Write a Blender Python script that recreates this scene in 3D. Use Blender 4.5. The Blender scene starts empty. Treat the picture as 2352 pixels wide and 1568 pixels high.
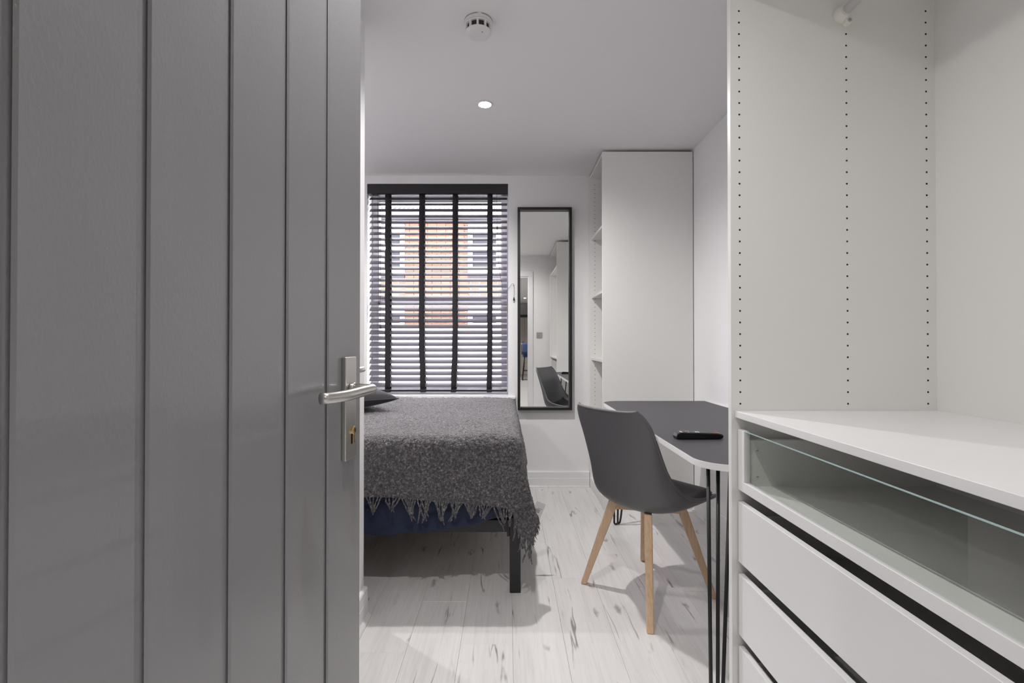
import bpy, bmesh, math, random
import numpy as np
from mathutils import Vector, Matrix
random.seed(7); np.random.seed(7)
S = bpy.context.scene
COL = S.collection
PI = math.pi
F = 1114.0

# ------------------------------------------------------------------ camera, world, light
CZ = 1.095
cam_d = bpy.data.cameras.new('camera'); cam = bpy.data.objects.new('camera', cam_d); COL.objects.link(cam)
cam_d.sensor_width = 36.0; cam_d.lens = 36.0*F/2352.0; cam_d.clip_start = 0.02
cam.location = (0, 0, CZ); cam.rotation_euler = (math.radians(90.45), 0, 0)
cam_d.shift_x = 11/2352.0; cam_d.shift_y = -5/2352.0
S.camera = cam
S.view_settings.view_transform = 'Standard'; S.view_settings.look = 'None'
S.view_settings.exposure = 0.16; S.view_settings.gamma = 1.0; S.view_settings.use_curve_mapping = False
S.cycles.use_denoising = True
S.cycles.max_bounces = 12; S.cycles.diffuse_bounces = 6; S.cycles.transparent_max_bounces = 16
S.cycles.caustics_reflective = False; S.cycles.caustics_refractive = False

W = bpy.data.worlds.new('overcast_sky'); S.world = W; W.use_nodes = True
bg = W.node_tree.nodes['Background']
bg.inputs['Color'].default_value = (0.93, 0.92, 1.0, 1); bg.inputs['Strength'].default_value = 11.0

P_ROOM = 68.0      # watts of each bedroom downlight
P_HALL = 120.0
WARM = (1.0, 0.976, 0.965)

# ------------------------------------------------------------------ node helpers / materials
def mat(name, color, rough=0.5, metal=0.0, spec=0.5, bump=None, coat=0.0, sheen=0.0):
    m = bpy.data.materials.new(name); m.use_nodes = True
    nt = m.node_tree; b = nt.nodes['Principled BSDF']
    b.inputs['Base Color'].default_value = (*color, 1); b.inputs['Roughness'].default_value = rough
    b.inputs['Metallic'].default_value = metal; b.inputs['Specular IOR Level'].default_value = spec
    b.inputs['Coat Weight'].default_value = coat; b.inputs['Sheen Weight'].default_value = sheen
    if bump:
        sc, st, di = bump
        n = nt.nodes.new('ShaderNodeTexNoise'); n.inputs['Scale'].default_value = sc; n.inputs['Detail'].default_value = 4
        tc = nt.nodes.new('ShaderNodeTexCoord'); nt.links.new(tc.outputs['Object'], n.inputs['Vector'])
        bp = nt.nodes.new('ShaderNodeBump'); bp.inputs['Strength'].default_value = st; bp.inputs['Distance'].default_value = di
        nt.links.new(n.outputs['Fac'], bp.inputs['Height']); nt.links.new(bp.outputs['Normal'], b.inputs['Normal'])
    return m

def N(nt, typ, **kw):
    n = nt.nodes.new(typ)
    for k, v in kw.items():
        if k in n.inputs.keys(): n.inputs[k].default_value = v
        else: setattr(n, k, v)
    return n

def ramp(nt, fac, stops):
    r = nt.nodes.new('ShaderNodeValToRGB'); e = r.color_ramp.elements
    while len(e) < len(stops): e.new(0.5)
    for i, (p, c) in enumerate(stops):
        e[i].position = p; e[i].color = (*c, 1) if len(c) == 3 else c
    nt.links.new(fac, r.inputs['Fac']); return r.outputs['Color']

def mixc(nt, fac, a, b, mode='MIX'):
    m = nt.nodes.new('ShaderNodeMix'); m.data_type = 'RGBA'; m.blend_type = mode
    for sock, v in ((m.inputs[0], fac), (m.inputs[6], a), (m.inputs[7], b)):
        if isinstance(v, (int, float)): sock.default_value = v
        elif isinstance(v, tuple): sock.default_value = (*v, 1)
        else: nt.links.new(v, sock)
    return m.outputs[2]

def mapped(nt, scale, rnd=False):
    tc = N(nt, 'ShaderNodeTexCoord'); mp = N(nt, 'ShaderNodeMapping'); mp.inputs['Scale'].default_value = scale
    src = tc.outputs['Object']
    if rnd:
        oi = N(nt, 'ShaderNodeObjectInfo'); mul = N(nt, 'ShaderNodeVectorMath', operation='MULTIPLY')
        cb = N(nt, 'ShaderNodeCombineXYZ')
        for i in range(3): nt.links.new(oi.outputs['Random'], cb.inputs[i])
        mul.inputs[1].default_value = (3.7, 41.0, 17.0); nt.links.new(cb.outputs[0], mul.inputs[0])
        ad = N(nt, 'ShaderNodeVectorMath', operation='ADD'); nt.links.new(src, ad.inputs[0]); nt.links.new(mul.outputs[0], ad.inputs[1])
        src = ad.outputs[0]
    nt.links.new(src, mp.inputs['Vector']); return mp.outputs['Vector']

M = {}
M['wall'] = mat('white wall paint', (0.85, 0.84, 0.845), 0.6, bump=(180, 0.12, 0.002))
M['ceil'] = mat('white ceiling paint', (0.86, 0.85, 0.855), 0.7, bump=(150, 0.1, 0.002))
M['gloss'] = mat('white gloss trim paint', (0.82, 0.81, 0.825), 0.3)
M['melamine'] = mat('white melamine foil', (0.80, 0.795, 0.775), 0.33, bump=(400, 0.04, 0.001))
M['drawer_white'] = mat('smooth white drawer foil', (0.83, 0.825, 0.825), 0.3)
M['hole'] = mat('painted hole shade', (0.02, 0.018, 0.015), 0.9)  # dark colour stands in for the shade inside a hole
M['steel'] = mat('brushed stainless steel', (0.60, 0.585, 0.555), 0.3, metal=1.0, bump=(300, 0.05, 0.001))
M['chrome'] = mat('polished nickel', (0.55, 0.53, 0.50), 0.22, metal=1.0)
M['brass'] = mat('brass', (0.72, 0.55, 0.30), 0.25, metal=1.0)
M['slat'] = mat('charcoal stained slat', (0.11, 0.102, 0.118), 0.38, bump=(90, 0.05, 0.001))
M['tape'] = mat('black woven ladder tape', (0.022, 0.021, 0.025), 0.85, bump=(900, 0.3, 0.001))
M['headrail'] = mat('charcoal black headrail', (0.02, 0.019, 0.022), 0.4)
M['cord'] = mat('dark cord', (0.05, 0.045, 0.05), 0.8)
M['black'] = mat('satin black steel', (0.012, 0.012, 0.013), 0.38)
M['bedblack'] = mat('black powder coated bed steel', (0.016, 0.017, 0.018), 0.42, bump=(600, 0.08, 0.001))
M['frame'] = mat('black mirror frame', (0.010, 0.010, 0.011), 0.4)
M['mirror'] = mat('mirror silver', (0.90, 0.91, 0.89), 0.0, metal=1.0)
M['shell'] = mat('dark grey moulded plastic', (0.112, 0.112, 0.117), 0.42, bump=(700, 0.05, 0.0005))
M['pad'] = mat('black faux leather pad', (0.014, 0.014, 0.015), 0.45, bump=(300, 0.1, 0.001))
M['lino'] = mat('charcoal desktop linoleum', (0.058, 0.056, 0.064), 0.5, bump=(250, 0.06, 0.001))
M['edge'] = mat('white desk edge band', (0.83, 0.82, 0.82), 0.35)
M['plastic_white'] = mat('white plastic', (0.78, 0.77, 0.77), 0.3)
M['plastic_cream'] = mat('cream plastic', (0.80, 0.78, 0.71), 0.35)
M['plastic_black'] = mat('glossy black plastic', (0.004, 0.004, 0.005), 0.22)
M['button_grey'] = mat('grey rubber button', (0.12, 0.12, 0.13), 0.5)
M['button_white'] = mat('white rubber button', (0.75, 0.75, 0.78), 0.5)
M['button_red'] = mat('red rubber button', (0.45, 0.12, 0.09), 0.5)
M['button_yellow'] = mat('amber rubber button', (0.55, 0.36, 0.10), 0.5)
M['button_blue'] = mat('blue rubber button', (0.07, 0.08, 0.35), 0.5)
M['slatwood'] = mat('pale birch bed slat', (0.62, 0.55, 0.45), 0.5)
M['paper'] = mat('white paper tag', (0.82, 0.82, 0.82), 0.6)
M['ink'] = mat('grey print ink', (0.12, 0.12, 0.13), 0.7)
M['ink_light'] = mat('pale print ink', (0.5, 0.5, 0.52), 0.7)
M['upvc'] = mat('white window frame plastic', (0.83, 0.83, 0.85), 0.3)
M['render'] = mat('white painted render', (0.85, 0.84, 0.84), 0.8, bump=(40, 0.2, 0.01))
M['slate'] = mat('grey clay roof tile', (0.11, 0.105, 0.115), 0.8, bump=(30, 0.3, 0.01))
M['lead'] = mat('dark grey gutter', (0.028, 0.026, 0.031), 0.6)
M['mortar'] = mat('pale mortar', (0.55, 0.48, 0.43), 0.9)
M['pavement'] = mat('pale concrete paving', (0.62, 0.61, 0.60), 0.85, bump=(12, 0.3, 0.01))
M['darkglass'] = mat('dark window glass', (0.03, 0.03, 0.035), 0.25, spec=0.2)
M['bluevelvet'] = mat('royal blue velvet', (0.02, 0.055, 0.20), 0.8, sheen=0.5)
M['taupe'] = mat('taupe cupboard lacquer', (0.42, 0.37, 0.34), 0.5)
M['hallfloor'] = mat('pale hall laminate', (0.62, 0.60, 0.58), 0.4)

def door_paint():
    m = mat('mid grey gloss door paint', (0.250, 0.251, 0.260), 0.22, coat=0.3)
    nt = m.node_tree; b = nt.nodes['Principled BSDF']
    n1 = N(nt, 'ShaderNodeTexNoise', Scale=260.0, Detail=3.0); nt.links.new(mapped(nt, (1, 1, 0.45)), n1.inputs['Vector'])
    n2 = N(nt, 'ShaderNodeTexNoise', Scale=14.0, Detail=3.0); nt.links.new(mapped(nt, (1, 1, 0.5)), n2.inputs['Vector'])
    ad = N(nt, 'ShaderNodeMath', operation='MULTIPLY_ADD'); ad.inputs[1].default_value = 2.0
    nt.links.new(n2.outputs['Fac'], ad.inputs[0]); nt.links.new(n1.outputs['Fac'], ad.inputs[2])
    bp = N(nt, 'ShaderNodeBump', Strength=0.30, Distance=0.0015); nt.links.new(ad.outputs[0], bp.inputs['Height'])
    nt.links.new(bp.outputs['Normal'], b.inputs['Normal']); return m
M['door'] = door_paint()

def floor_mat():
    m = mat('whitewashed oak laminate', (0.66, 0.64, 0.62), 0.36); nt = m.node_tree; b = nt.nodes['Principled BSDF']
    v = mapped(nt, (1, 1, 1), True)
    def sc(s):
        mp = N(nt, 'ShaderNodeMapping'); mp.inputs['Scale'].default_value = s; nt.links.new(v, mp.inputs['Vector']); return mp.outputs[0]
    g = N(nt, 'ShaderNodeTexNoise', Scale=1.0, Detail=6.0, Roughness=0.65, Distortion=0.6); nt.links.new(sc((90, 3.5, 1)), g.inputs['Vector'])
    c = ramp(nt, g.outputs['Fac'], [(0.28, (0.62, 0.605, 0.595)), (0.5, (0.75, 0.735, 0.725)), (0.75, (0.81, 0.80, 0.79))])
    big = N(nt, 'ShaderNodeTexNoise', Scale=1.0, Detail=2.0); nt.links.new(sc((9, 1.3, 1)), big.inputs['Vector'])
    c = mixc(nt, 0.35, c, ramp(nt, big.outputs['Fac'], [(0.3, (0.66, 0.645, 0.635)), (0.7, (0.82, 0.81, 0.80))]))
    # cracks: a thin iso-line of a warped noise, broken up by a mask
    cr = N(nt, 'ShaderNodeTexNoise', Scale=1.0, Detail=3.0, Distortion=0.3); nt.links.new(sc((11, 0.9, 1)), cr.inputs['Vector'])
    line = ramp(nt, cr.outputs['Fac'], [(0.486, (0, 0, 0)), (0.497, (1, 1, 1)), (0.503, (1, 1, 1)), (0.514, (0, 0, 0))])
    ms = N(nt, 'ShaderNodeTexNoise', Scale=1.0, Detail=3.0); nt.links.new(sc((13, 4.2, 1)), ms.inputs['Vector'])
    msk = ramp(nt, ms.outputs['Fac'], [(0.55, (0, 0, 0)), (0.66, (1, 1, 1))])
    lm = mixc(nt, 1.0, line, msk, 'MULTIPLY')
    c = mixc(nt, lm, c, (0.27, 0.245, 0.23))
    # knots
    wob = N(nt, 'ShaderNodeTexNoise', Scale=1.0, Detail=3.0); nt.links.new(sc((40, 18, 1)), wob.inputs['Vector'])
    vv = N(nt, 'ShaderNodeVectorMath', operation='MULTIPLY_ADD'); vv.inputs[1].default_value = (0.35, 0.35, 0)
    nt.links.new(wob.outputs['Color'], vv.inputs[0]); nt.links.new(sc((8.5, 2.6, 1)), vv.inputs[2])
    vo = N(nt, 'ShaderNodeTexVoronoi', Scale=1.0, Randomness=1.0); vo.voronoi_dimensions = '2D'; nt.links.new(vv.outputs[0], vo.inputs['Vector'])
    kn = ramp(nt, vo.outputs['Distance'], [(0.0, (0.95, 0.95, 0.95)), (0.04, (0.6, 0.6, 0.6)), (0.11, (0, 0, 0))])
    kr = ramp(nt, vo.outputs['Color'], [(0.58, (0, 0, 0)), (0.66, (1, 1, 1))]); kn = mixc(nt, 1.0, kn, kr, 'MULTIPLY')
    c = mixc(nt, kn, c, (0.30, 0.275, 0.26))
    nt.links.new(c, b.inputs['Base Color'])
    bp = N(nt, 'ShaderNodeBump', Strength=0.08, Distance=0.001); nt.links.new(g.outputs['Fac'], bp.inputs['Height']); nt.links.new(bp.outputs['Normal'], b.inputs['Normal'])
    return m
M['floor'] = floor_mat()

def beech_mat():
    m = mat('oiled beech', (0.6, 0.4, 0.24), 0.45); nt = m.node_tree; b = nt.nodes['Principled BSDF']
    g = N(nt, 'ShaderNodeTexNoise', Scale=1.0, Detail=5.0, Distortion=0.4); nt.links.new(mapped(nt, (110, 110, 7)), g.inputs['Vector'])
    c = ramp(nt, g.outputs['Fac'], [(0.25, (0.56, 0.37, 0.23)), (0.55, (0.67, 0.465, 0.305)), (0.8, (0.73, 0.53, 0.37))])
    nt.links.new(c, b.inputs['Base Color']); return m
M['beech'] = beech_mat()

def throw_mat():
    m = mat('boucle wool', (0.06, 0.055, 0.06), 0.95, sheen=0.35); nt = m.node_tree; b = nt.nodes['Principled BSDF']
    b.inputs['Sheen Roughness'].default_value = 0.6
    v = mapped(nt, (1, 1, 1))
    vo = N(nt, 'ShaderNodeTexVoronoi', Scale=150.0); nt.links.new(v, vo.inputs['Vector'])
    no = N(nt, 'ShaderNodeTexNoise', Scale=85.0, Detail=4.0, Roughness=0.75); nt.links.new(v, no.inputs['Vector'])
    c1 = ramp(nt, no.outputs['Fac'], [(0.32, (0.040, 0.036, 0.040)), (0.5, (0.155, 0.142, 0.153)), (0.6, (0.32, 0.300, 0.318)), (0.72, (0.62, 0.60, 0.62))])
    c2 = ramp(nt, vo.outputs['Distance'], [(0.0, (1, 1, 1)), (0.75, (0.28, 0.28, 0.28))])
    c = mixc(nt, 1.0, c1, c2, 'MULTIPLY'); nt.links.new(c, b.inputs['Base Color'])
    iv = N(nt, 'ShaderNodeMath', operation='SUBTRACT'); nt.links.new(no.outputs['Fac'], iv.inputs[0]); nt.links.new(vo.outputs['Distance'], iv.inputs[1])
    bp = N(nt, 'ShaderNodeBump', Strength=0.9, Distance=0.006); nt.links.new(iv.outputs[0], bp.inputs['Height']); nt.links.new(bp.outputs['Normal'], b.inputs['Normal'])
    return m
M['throw'] = throw_mat()
M['navy'] = mat('navy cotton', (0.010, 0.018, 0.052), 0.75, sheen=0.15, bump=(9, 0.35, 0.01))
M['cushion'] = mat('charcoal velvet', (0.030, 0.026, 0.031), 0.85, sheen=0.12)

def brick_mat():
    m = mat('red clay brick', (0.5, 0.24, 0.15), 0.85); nt = m.node_tree; b = nt.nodes['Principled BSDF']
    oi = N(nt, 'ShaderNodeObjectInfo')
    c = ramp(nt, oi.outputs['Random'], [(0.0, (0.17, 0.070, 0.040)), (0.5, (0.19, 0.083, 0.049)), (1.0, (0.21, 0.10, 0.063))])
    n = N(nt, 'ShaderNodeTexNoise', Scale=30.0, Detail=4.0); nt.links.new(mapped(nt, (1, 1, 1), True), n.inputs['Vector'])
    c = mixc(nt, 0.3, c, ramp(nt, n.outputs['Fac'], [(0.3, (0.14, 0.055, 0.03)), (0.7, (0.24, 0.125, 0.08))])); nt.links.new(c, b.inputs['Base Color']); return m
M['brick'] = brick_mat()

def brick_wall_mat():
    m = mat('running bond brickwork', (0.5, 0.25, 0.16), 0.85); nt = m.node_tree; b = nt.nodes['Principled BSDF']
    tc = N(nt, 'ShaderNodeTexCoord'); sp = N(nt, 'ShaderNodeSeparateXYZ'); cb = N(nt, 'ShaderNodeCombineXYZ')
    nt.links.new(tc.outputs['Object'], sp.inputs[0]); nt.links.new(sp.outputs[0], cb.inputs[0]); nt.links.new(sp.outputs[2], cb.inputs[1])
    br = N(nt, 'ShaderNodeTexBrick'); br.inputs['Scale'].default_value = 1.0; br.inputs['Brick Width'].default_value = 0.225; br.inputs['Row Height'].default_value = 0.075
    br.inputs['Mortar Size'].default_value = 0.005; br.inputs['Color1'].default_value = (0.17, 0.070, 0.040, 1); br.inputs['Color2'].default_value = (0.21, 0.10, 0.063, 1); br.inputs['Mortar'].default_value = (0.55, 0.48, 0.43, 1)
    nt.links.new(cb.outputs[0], br.inputs['Vector']); nt.links.new(br.outputs['Color'], b.inputs['Base Color']); return m
M['brickwall'] = brick_wall_mat()

def glass_mat(name, tint, refl=1.0):
    m = bpy.data.materials.new(name); m.use_nodes = True; nt = m.node_tree; nt.nodes.clear()
    out = N(nt, 'ShaderNodeOutputMaterial'); tr = N(nt, 'ShaderNodeBsdfTransparent'); gl = N(nt, 'ShaderNodeBsdfGlossy')
    tr.inputs['Color'].default_value = (*tint, 1); gl.inputs['Roughness'].default_value = 0.0; gl.inputs['Color'].default_value = (refl, refl, refl, 1)
    fr = N(nt, 'ShaderNodeFresnel'); fr.inputs['IOR'].default_value = 1.5
    ge = N(nt, 'ShaderNodeNewGeometry'); iv = N(nt, 'ShaderNodeMath', operation='SUBTRACT'); iv.inputs[0].default_value = 1.0; nt.links.new(ge.outputs['Backfacing'], iv.inputs[1])
    ml = N(nt, 'ShaderNodeMath', operation='MULTIPLY'); nt.links.new(fr.outputs[0], ml.inputs[0]); nt.links.new(iv.outputs[0], ml.inputs[1])
    mx = N(nt, 'ShaderNodeMixShader'); nt.links.new(ml.outputs[0], mx.inputs[0]); nt.links.new(tr.outputs[0], mx.inputs[1]); nt.links.new(gl.outputs[0], mx.inputs[2])
    nt.links.new(mx.outputs[0], out.inputs['Surface']); return m
M['pane'] = glass_mat('clear window glass', (0.97, 0.97, 0.98))
M['drawerglass'] = glass_mat('clear drawer glass', (0.95, 0.963, 0.952))
M['glassedge'] = mat('green glass edge', (0.45, 0.60, 0.60), 0.1)

def emit(name, col, st):
    m = bpy.data.materials.new(name); m.use_nodes = True; nt = m.node_tree; nt.nodes.clear()
    o = N(nt, 'ShaderNodeOutputMaterial'); e = N(nt, 'ShaderNodeEmission'); e.inputs['Color'].default_value = (*col, 1); e.inputs['Strength'].default_value = st
    nt.links.new(e.outputs[0], o.inputs['Surface']); return m
M['led'] = emit('lit LED lens', (1, 0.98, 0.95), 60.0)

# ------------------------------------------------------------------ geometry helpers
ORG = {}
def thing(name, label=None, cat=None, loc=(0, 0, 0), rotz=0.0, group=None, kind=None):
    o = bpy.data.objects.new(name, None); COL.objects.link(o); o.empty_display_size = 0.05
    o.location = loc; o.rotation_euler = (0, 0, rotz); ORG[o.name] = (Vector(loc), rotz)
    tag(o, label, cat, group, kind); return o

def tag(o, label=None, cat=None, group=None, kind=None):
    if label: o['label'] = label
    if cat: o['category'] = cat
    if group: o['group'] = group
    if kind: o['kind'] = kind
    return o

def obj(name, bm, m, parent=None, bevel=0.0, smooth=False, local=False, seg=2, sub=0, origin=None, flat=False):
    """link a bmesh (or a Mesh) as one object; world coordinates are turned into the parent's frame unless local"""
    if isinstance(bm, bpy.types.Mesh): me = bm
    else:
        me = bpy.data.meshes.new(name); bmesh.ops.recalc_face_normals(bm, faces=bm.faces[:]); bm.to_mesh(me); bm.free()
    o = bpy.data.objects.new(name, me); COL.objects.link(o)
    if m: me.materials.append(m)
    if parent is not None:
        o.parent = parent; pl, pr = ORG[parent.name]
        if not local:
            me.transform(Matrix.Rotation(-pr, 4, 'Z') @ Matrix.Translation(-pl))
        ORG[o.name] = (pl, pr)
    else:
        if origin is not None:
            me.transform(Matrix.Translation(-Vector(origin))); o.location = origin; ORG[o.name] = (Vector(origin), 0.0)
        else: ORG[o.name] = (Vector((0, 0, 0)), 0.0)
    if bevel:
        b = o.modifiers.new('bevel', 'BEVEL'); b.width = bevel; b.segments = seg; b.limit_method = 'ANGLE'; b.angle_limit = math.radians(40)
    if sub:
        s = o.modifiers.new('subsurf', 'SUBSURF'); s.levels = sub; s.render_levels = sub
    if (smooth or bevel) and not flat:
        for p in me.polygons: p.use_smooth = True
        if bevel and not smooth:
            w = o.modifiers.new('wn', 'WEIGHTED_NORMAL'); w.keep_sharp = False
    return o

def nb(): return bmesh.new()
def box(bm, x0, x1, y0, y1, z0, z1, mtx=None):
    vs = [bm.verts.new((x, y, z)) for z in (z0, z1) for y in (y0, y1) for x in (x0, x1)]
    if mtx is not None:
        for v in vs: v.co = mtx @ v.co
    for f in ((0, 2, 3, 1), (4, 5, 7, 6), (0, 1, 5, 4), (2, 6, 7, 3), (0, 4, 6, 2), (1, 3, 7, 5)):
        bm.faces.new([vs[i] for i in f])
    return bm
def bx(*a): return box(nb(), *a)

def tube(bm, pts, r, n=12, caps=True, rs=None, square=False):
    pts = [Vector(p) for p in pts]; rings = []
    t = (pts[1]-pts[0]).normalized(); ref = Vector((0, 0, 1)) if abs(t.z) < 0.9 else Vector((1, 0, 0))
    u = t.cross(ref).normalized()
    for i, p in enumerate(pts):
        if i == 0: t = pts[1]-p
        elif i == len(pts)-1: t = p-pts[i-1]
        else: t = (pts[i+1]-p).normalized()+(p-pts[i-1]).normalized()
        t.normalize(); u = (u-t*u.dot(t)).normalized(); w = t.cross(u)
        rr = rs[i] if rs else r
        ring = []
        for k in range(n):
            a = 2*PI*k/n+(PI/4 if square else 0); ring.append(bm.verts.new(p+(u*math.cos(a)+w*math.sin(a))*rr))
        rings.append(ring)
    for a, b in zip(rings, rings[1:]):
        for k in range(n): bm.faces.new((a[k], a[(k+1) % n], b[(k+1) % n], b[k]))
    if caps: bm.faces.new(rings[0][::-1]); bm.faces.new(rings[-1])
    return bm

def lathe(bm, prof, c=(0, 0, 0), n=32, axis='Z', cap=True):
    c = Vector(c); rings = []
    for r, h in prof:
        ring = []
        for k in range(n):
            a = 2*PI*k/n
            p = {'Z': (r*math.cos(a), r*math.sin(a), h), 'Y': (r*math.cos(a), h, r*math.sin(a)), 'X': (h, r*math.cos(a), r*math.sin(a))}[axis]
            ring.append(bm.verts.new(c+Vector(p)))
        rings.append(ring)
    for a, b in zip(rings, rings[1:]):
        for k in range(n): bm.faces.new((a[k], a[(k+1) % n], b[(k+1) % n], b[k]))
    if cap: bm.faces.new(rings[0][::-1]); bm.faces.new(rings[-1])
    return bm

def prism(bm, poly, z0, z1):
    a = [bm.verts.new((x, y, z0)) for x, y in poly]; b = [bm.verts.new((x, y, z1)) for x, y in poly]
    n = len(poly); bm.faces.new(a[::-1]); bm.faces.new(b)
    for k in range(n): bm.faces.new((a[k], a[(k+1) % n], b[(k+1) % n], b[k]))
    return bm

def extr(bm, poly, axis, a0, a1):
    """profile poly of (p,z) swept along axis 'X' (p=y) or 'Y' (p=x)"""
    mk = (lambda p, z, t: (t, p, z)) if axis == 'X' else (lambda p, z, t: (p, t, z))
    a = [bm.verts.new(mk(p, z, a0)) for p, z in poly]; b = [bm.verts.new(mk(p, z, a1)) for p, z in poly]
    n = len(poly); bm.faces.new(a[::-1]); bm.faces.new(b)
    for k in range(n): bm.faces.new((a[k], a[(k+1) % n], b[(k+1) % n], b[k]))
    return bm

def grid_mesh(name, P):
    """P: array (n,m,3) -> mesh"""
    n, m, _ = P.shape
    idx = np.arange(n*m).reshape(n, m)
    q = np.stack([idx[:-1, :-1], idx[1:, :-1], idx[1:, 1:], idx[:-1, 1:]], -1).reshape(-1, 4)
    me = bpy.data.meshes.new(name); me.vertices.add(n*m); me.vertices.foreach_set('co', P.reshape(-1).astype(np.float32))
    me.loops.add(q.size); me.loops.foreach_set('vertex_index', q.reshape(-1).astype(np.int32))
    me.polygons.add(len(q)); me.polygons.foreach_set('loop_start', np.arange(0, q.size, 4, dtype=np.int32))
    me.update(calc_edges=True); me.validate(); return me

def vnoise(x, y, seed=0):
    """smooth value noise on arrays, about -1..1"""
    r = np.random.RandomState(seed); T = r.rand(256, 256)*2-1
    xi = np.floor(x).astype(int); yi = np.floor(y).astype(int); fx = x-xi; fy = y-yi
    fx = fx*fx*(3-2*fx); fy = fy*fy*(3-2*fy)
    g = lambda a, b: T[a % 256, b % 256]
    return (g(xi, yi)*(1-fx)+g(xi+1, yi)*fx)*(1-fy)+(g(xi, yi+1)*(1-fx)+g(xi+1, yi+1)*fx)*fy

# ------------------------------------------------------------------ room shell
XL, XR, YN, YF, ZC = -2.0, 1.233, 0.27, 3.715, 2.380
XS, YS = -0.578, 1.96                                   # the stub wall beside the entrance door and its corner
HX0, HX1, HY0 = -2.4, 2.4, -8.6                         # hall and kitchen behind the camera (seen in the mirror)
WX0, WX1, WZ0, WZ1 = -1.075, 0.007, 0.69, 2.318         # window opening
def struct(name, bm, m, label, bevel=0.0, origin=None):
    return tag(obj(name, bm, m, None, bevel=bevel, origin=origin), label, None, None, 'structure')

fl = struct('floor', bx(XL-0.12, XR+0.12, YN-0.12, YF+0.15, -0.10, -0.009), M['mortar'], 'whitewashed oak laminate bedroom floor of long planks')
bm = box(nb(), XL-0.12, XR+0.12, YN-0.11, YF+0.35, ZC, ZC+0.12)
ceil = struct('ceiling', bm, M['ceil'], 'smooth white bedroom ceiling')
bm = box(nb(), XL-0.12, WX0, YF, YF+0.30, -0.1, ZC); box(bm, WX1, XR+0.12, YF, YF+0.30, -0.1, ZC)
box(bm, WX0, WX1, YF, YF+0.30, -0.1, WZ0-0.022); box(bm, WX0, WX1, YF, YF+0.30, WZ1, ZC)
struct('wall_back', bm, M['wall'], 'white wall holding the window and the long mirror')
struct('wall_right', bx(XR, XR+0.12, YN-0.11, YF, -0.1, ZC), M['wall'], 'white wall behind the desk and both wardrobes')
struct('wall_left', bx(XL-0.12, XL, YS, YF, -0.1, ZC), M['wall'], 'white wall at the head of the bed')
bm = box(nb(), XS-0.10, XS, YN, YS, -0.1, ZC); box(bm, XL, XS-0.10, YS-0.10, YS, -0.1, ZC)
struct('wall_ensuite', bm, M['wall'], 'white partition corner just past the open grey door')
DX0, DX1, DZ = -0.447, 0.303, 2.055                      # entrance opening
bm = box(nb(), XS-0.10, DX0-0.03, YN-0.11, YN, -0.1, ZC); box(bm, DX1+0.03, XR, YN-0.11, YN, -0.1, ZC); box(bm, DX0-0.03, DX1+0.03, YN-0.11, YN, DZ+0.03, ZC)
struct('wall_near', bm, M['wall'], 'white wall around the bedroom doorway')

# floor planks
PW = 0.19; k0 = math.floor((XL-0.02)/PW); rp = random.Random(5)
def plank_bm(x0, x1, y0, y1):
    bm = nb(); c = 0.0009; g = 0.0003
    x0 += g; x1 -= g; y0 += g; y1 -= g
    lv = [((x0, y0, x1, y1), -0.009), ((x0, y0, x1, y1), -c), ((x0+c, y0+c, x1-c, y1-c), 0.0)]; rings = []
    for (a, b, d, e), z in lv: rings.append([bm.verts.new(p) for p in ((a, b, z), (d, b, z), (d, e, z), (a, e, z))])
    for p, q in zip(rings, rings[1:]):
        for i in range(4): bm.faces.new((p[i], p[(i+1) % 4], q[(i+1) % 4], q[i]))
    bm.faces.new(rings[-1]); return bm
k = k0
while 0.02+k*PW < XR:
    x0 = max(0.02+k*PW, XL); x1 = min(0.02+(k+1)*PW, XR); y = YN-0.12-rp.uniform(0.1, 1.25)
    ylow = YN-0.11 if x1 > XS else YS
    while y < YF:
        a, b = max(y, ylow), min(y+1.38, YF)
        if b-a > 0.02: obj('plank', plank_bm(x0, x1, a, b), M['floor'], fl)
        y += 1.38
    k += 1

# baseboards
def base_prof(p0, s):   # p0 wall plane, s outward sign; stepped profile
    return [(p0, 0.0), (p0+s*0.018, 0.0), (p0+s*0.018, 0.066), (p0+s*0.0165, 0.069), (p0+s*0.0165, 0.074), (p0+s*0.0155, 0.112), (p0+s*0.012, 0.118), (p0, 0.118)]
struct('baseboard_back', extr(nb(), base_prof(YF, -1), 'X', 0.0, 0.626), M['gloss'], 'stepped white skirting below the long mirror')
struct('baseboard_right', extr(nb(), base_prof(XR, -1), 'Y', 1.36, 3.19), M['gloss'], 'stepped white skirting behind the desk')
b_l = struct('baseboard_left', extr(nb(), base_prof(XS, 1), 'Y', 1.775, YS), M['gloss'], 'stepped white skirting stub at the partition corner')
struct('trim_1', extr(nb(), [(XS+0.018, 0), (XS+0.034, 0), (XS+0.033, 0.006), (XS+0.028, 0.012), (XS+0.02, 0.016), (XS+0.018, 0.016)], 'Y', 1.775, YS-0.005), M['floor'], 'quarter round wood bead along the partition skirting')
struct('trim_2', extr(nb(), [(YF-0.018, 0), (YF-0.032, 0), (YF-0.031, 0.006), (YF-0.026, 0.012), (YF-0.018, 0.014)], 'X', 0.06, 0.626), M['floor'], 'quarter round wood bead along the mirror wall skirting')
struct('trim_3', extr(nb(), [(XR-0.018, 0), (XR-0.032, 0), (XR-0.031, 0.006), (XR-0.026, 0.012), (XR-0.018, 0.014)], 'Y', 1.37, 3.18), M['floor'], 'quarter round wood bead along the desk wall skirting')

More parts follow.
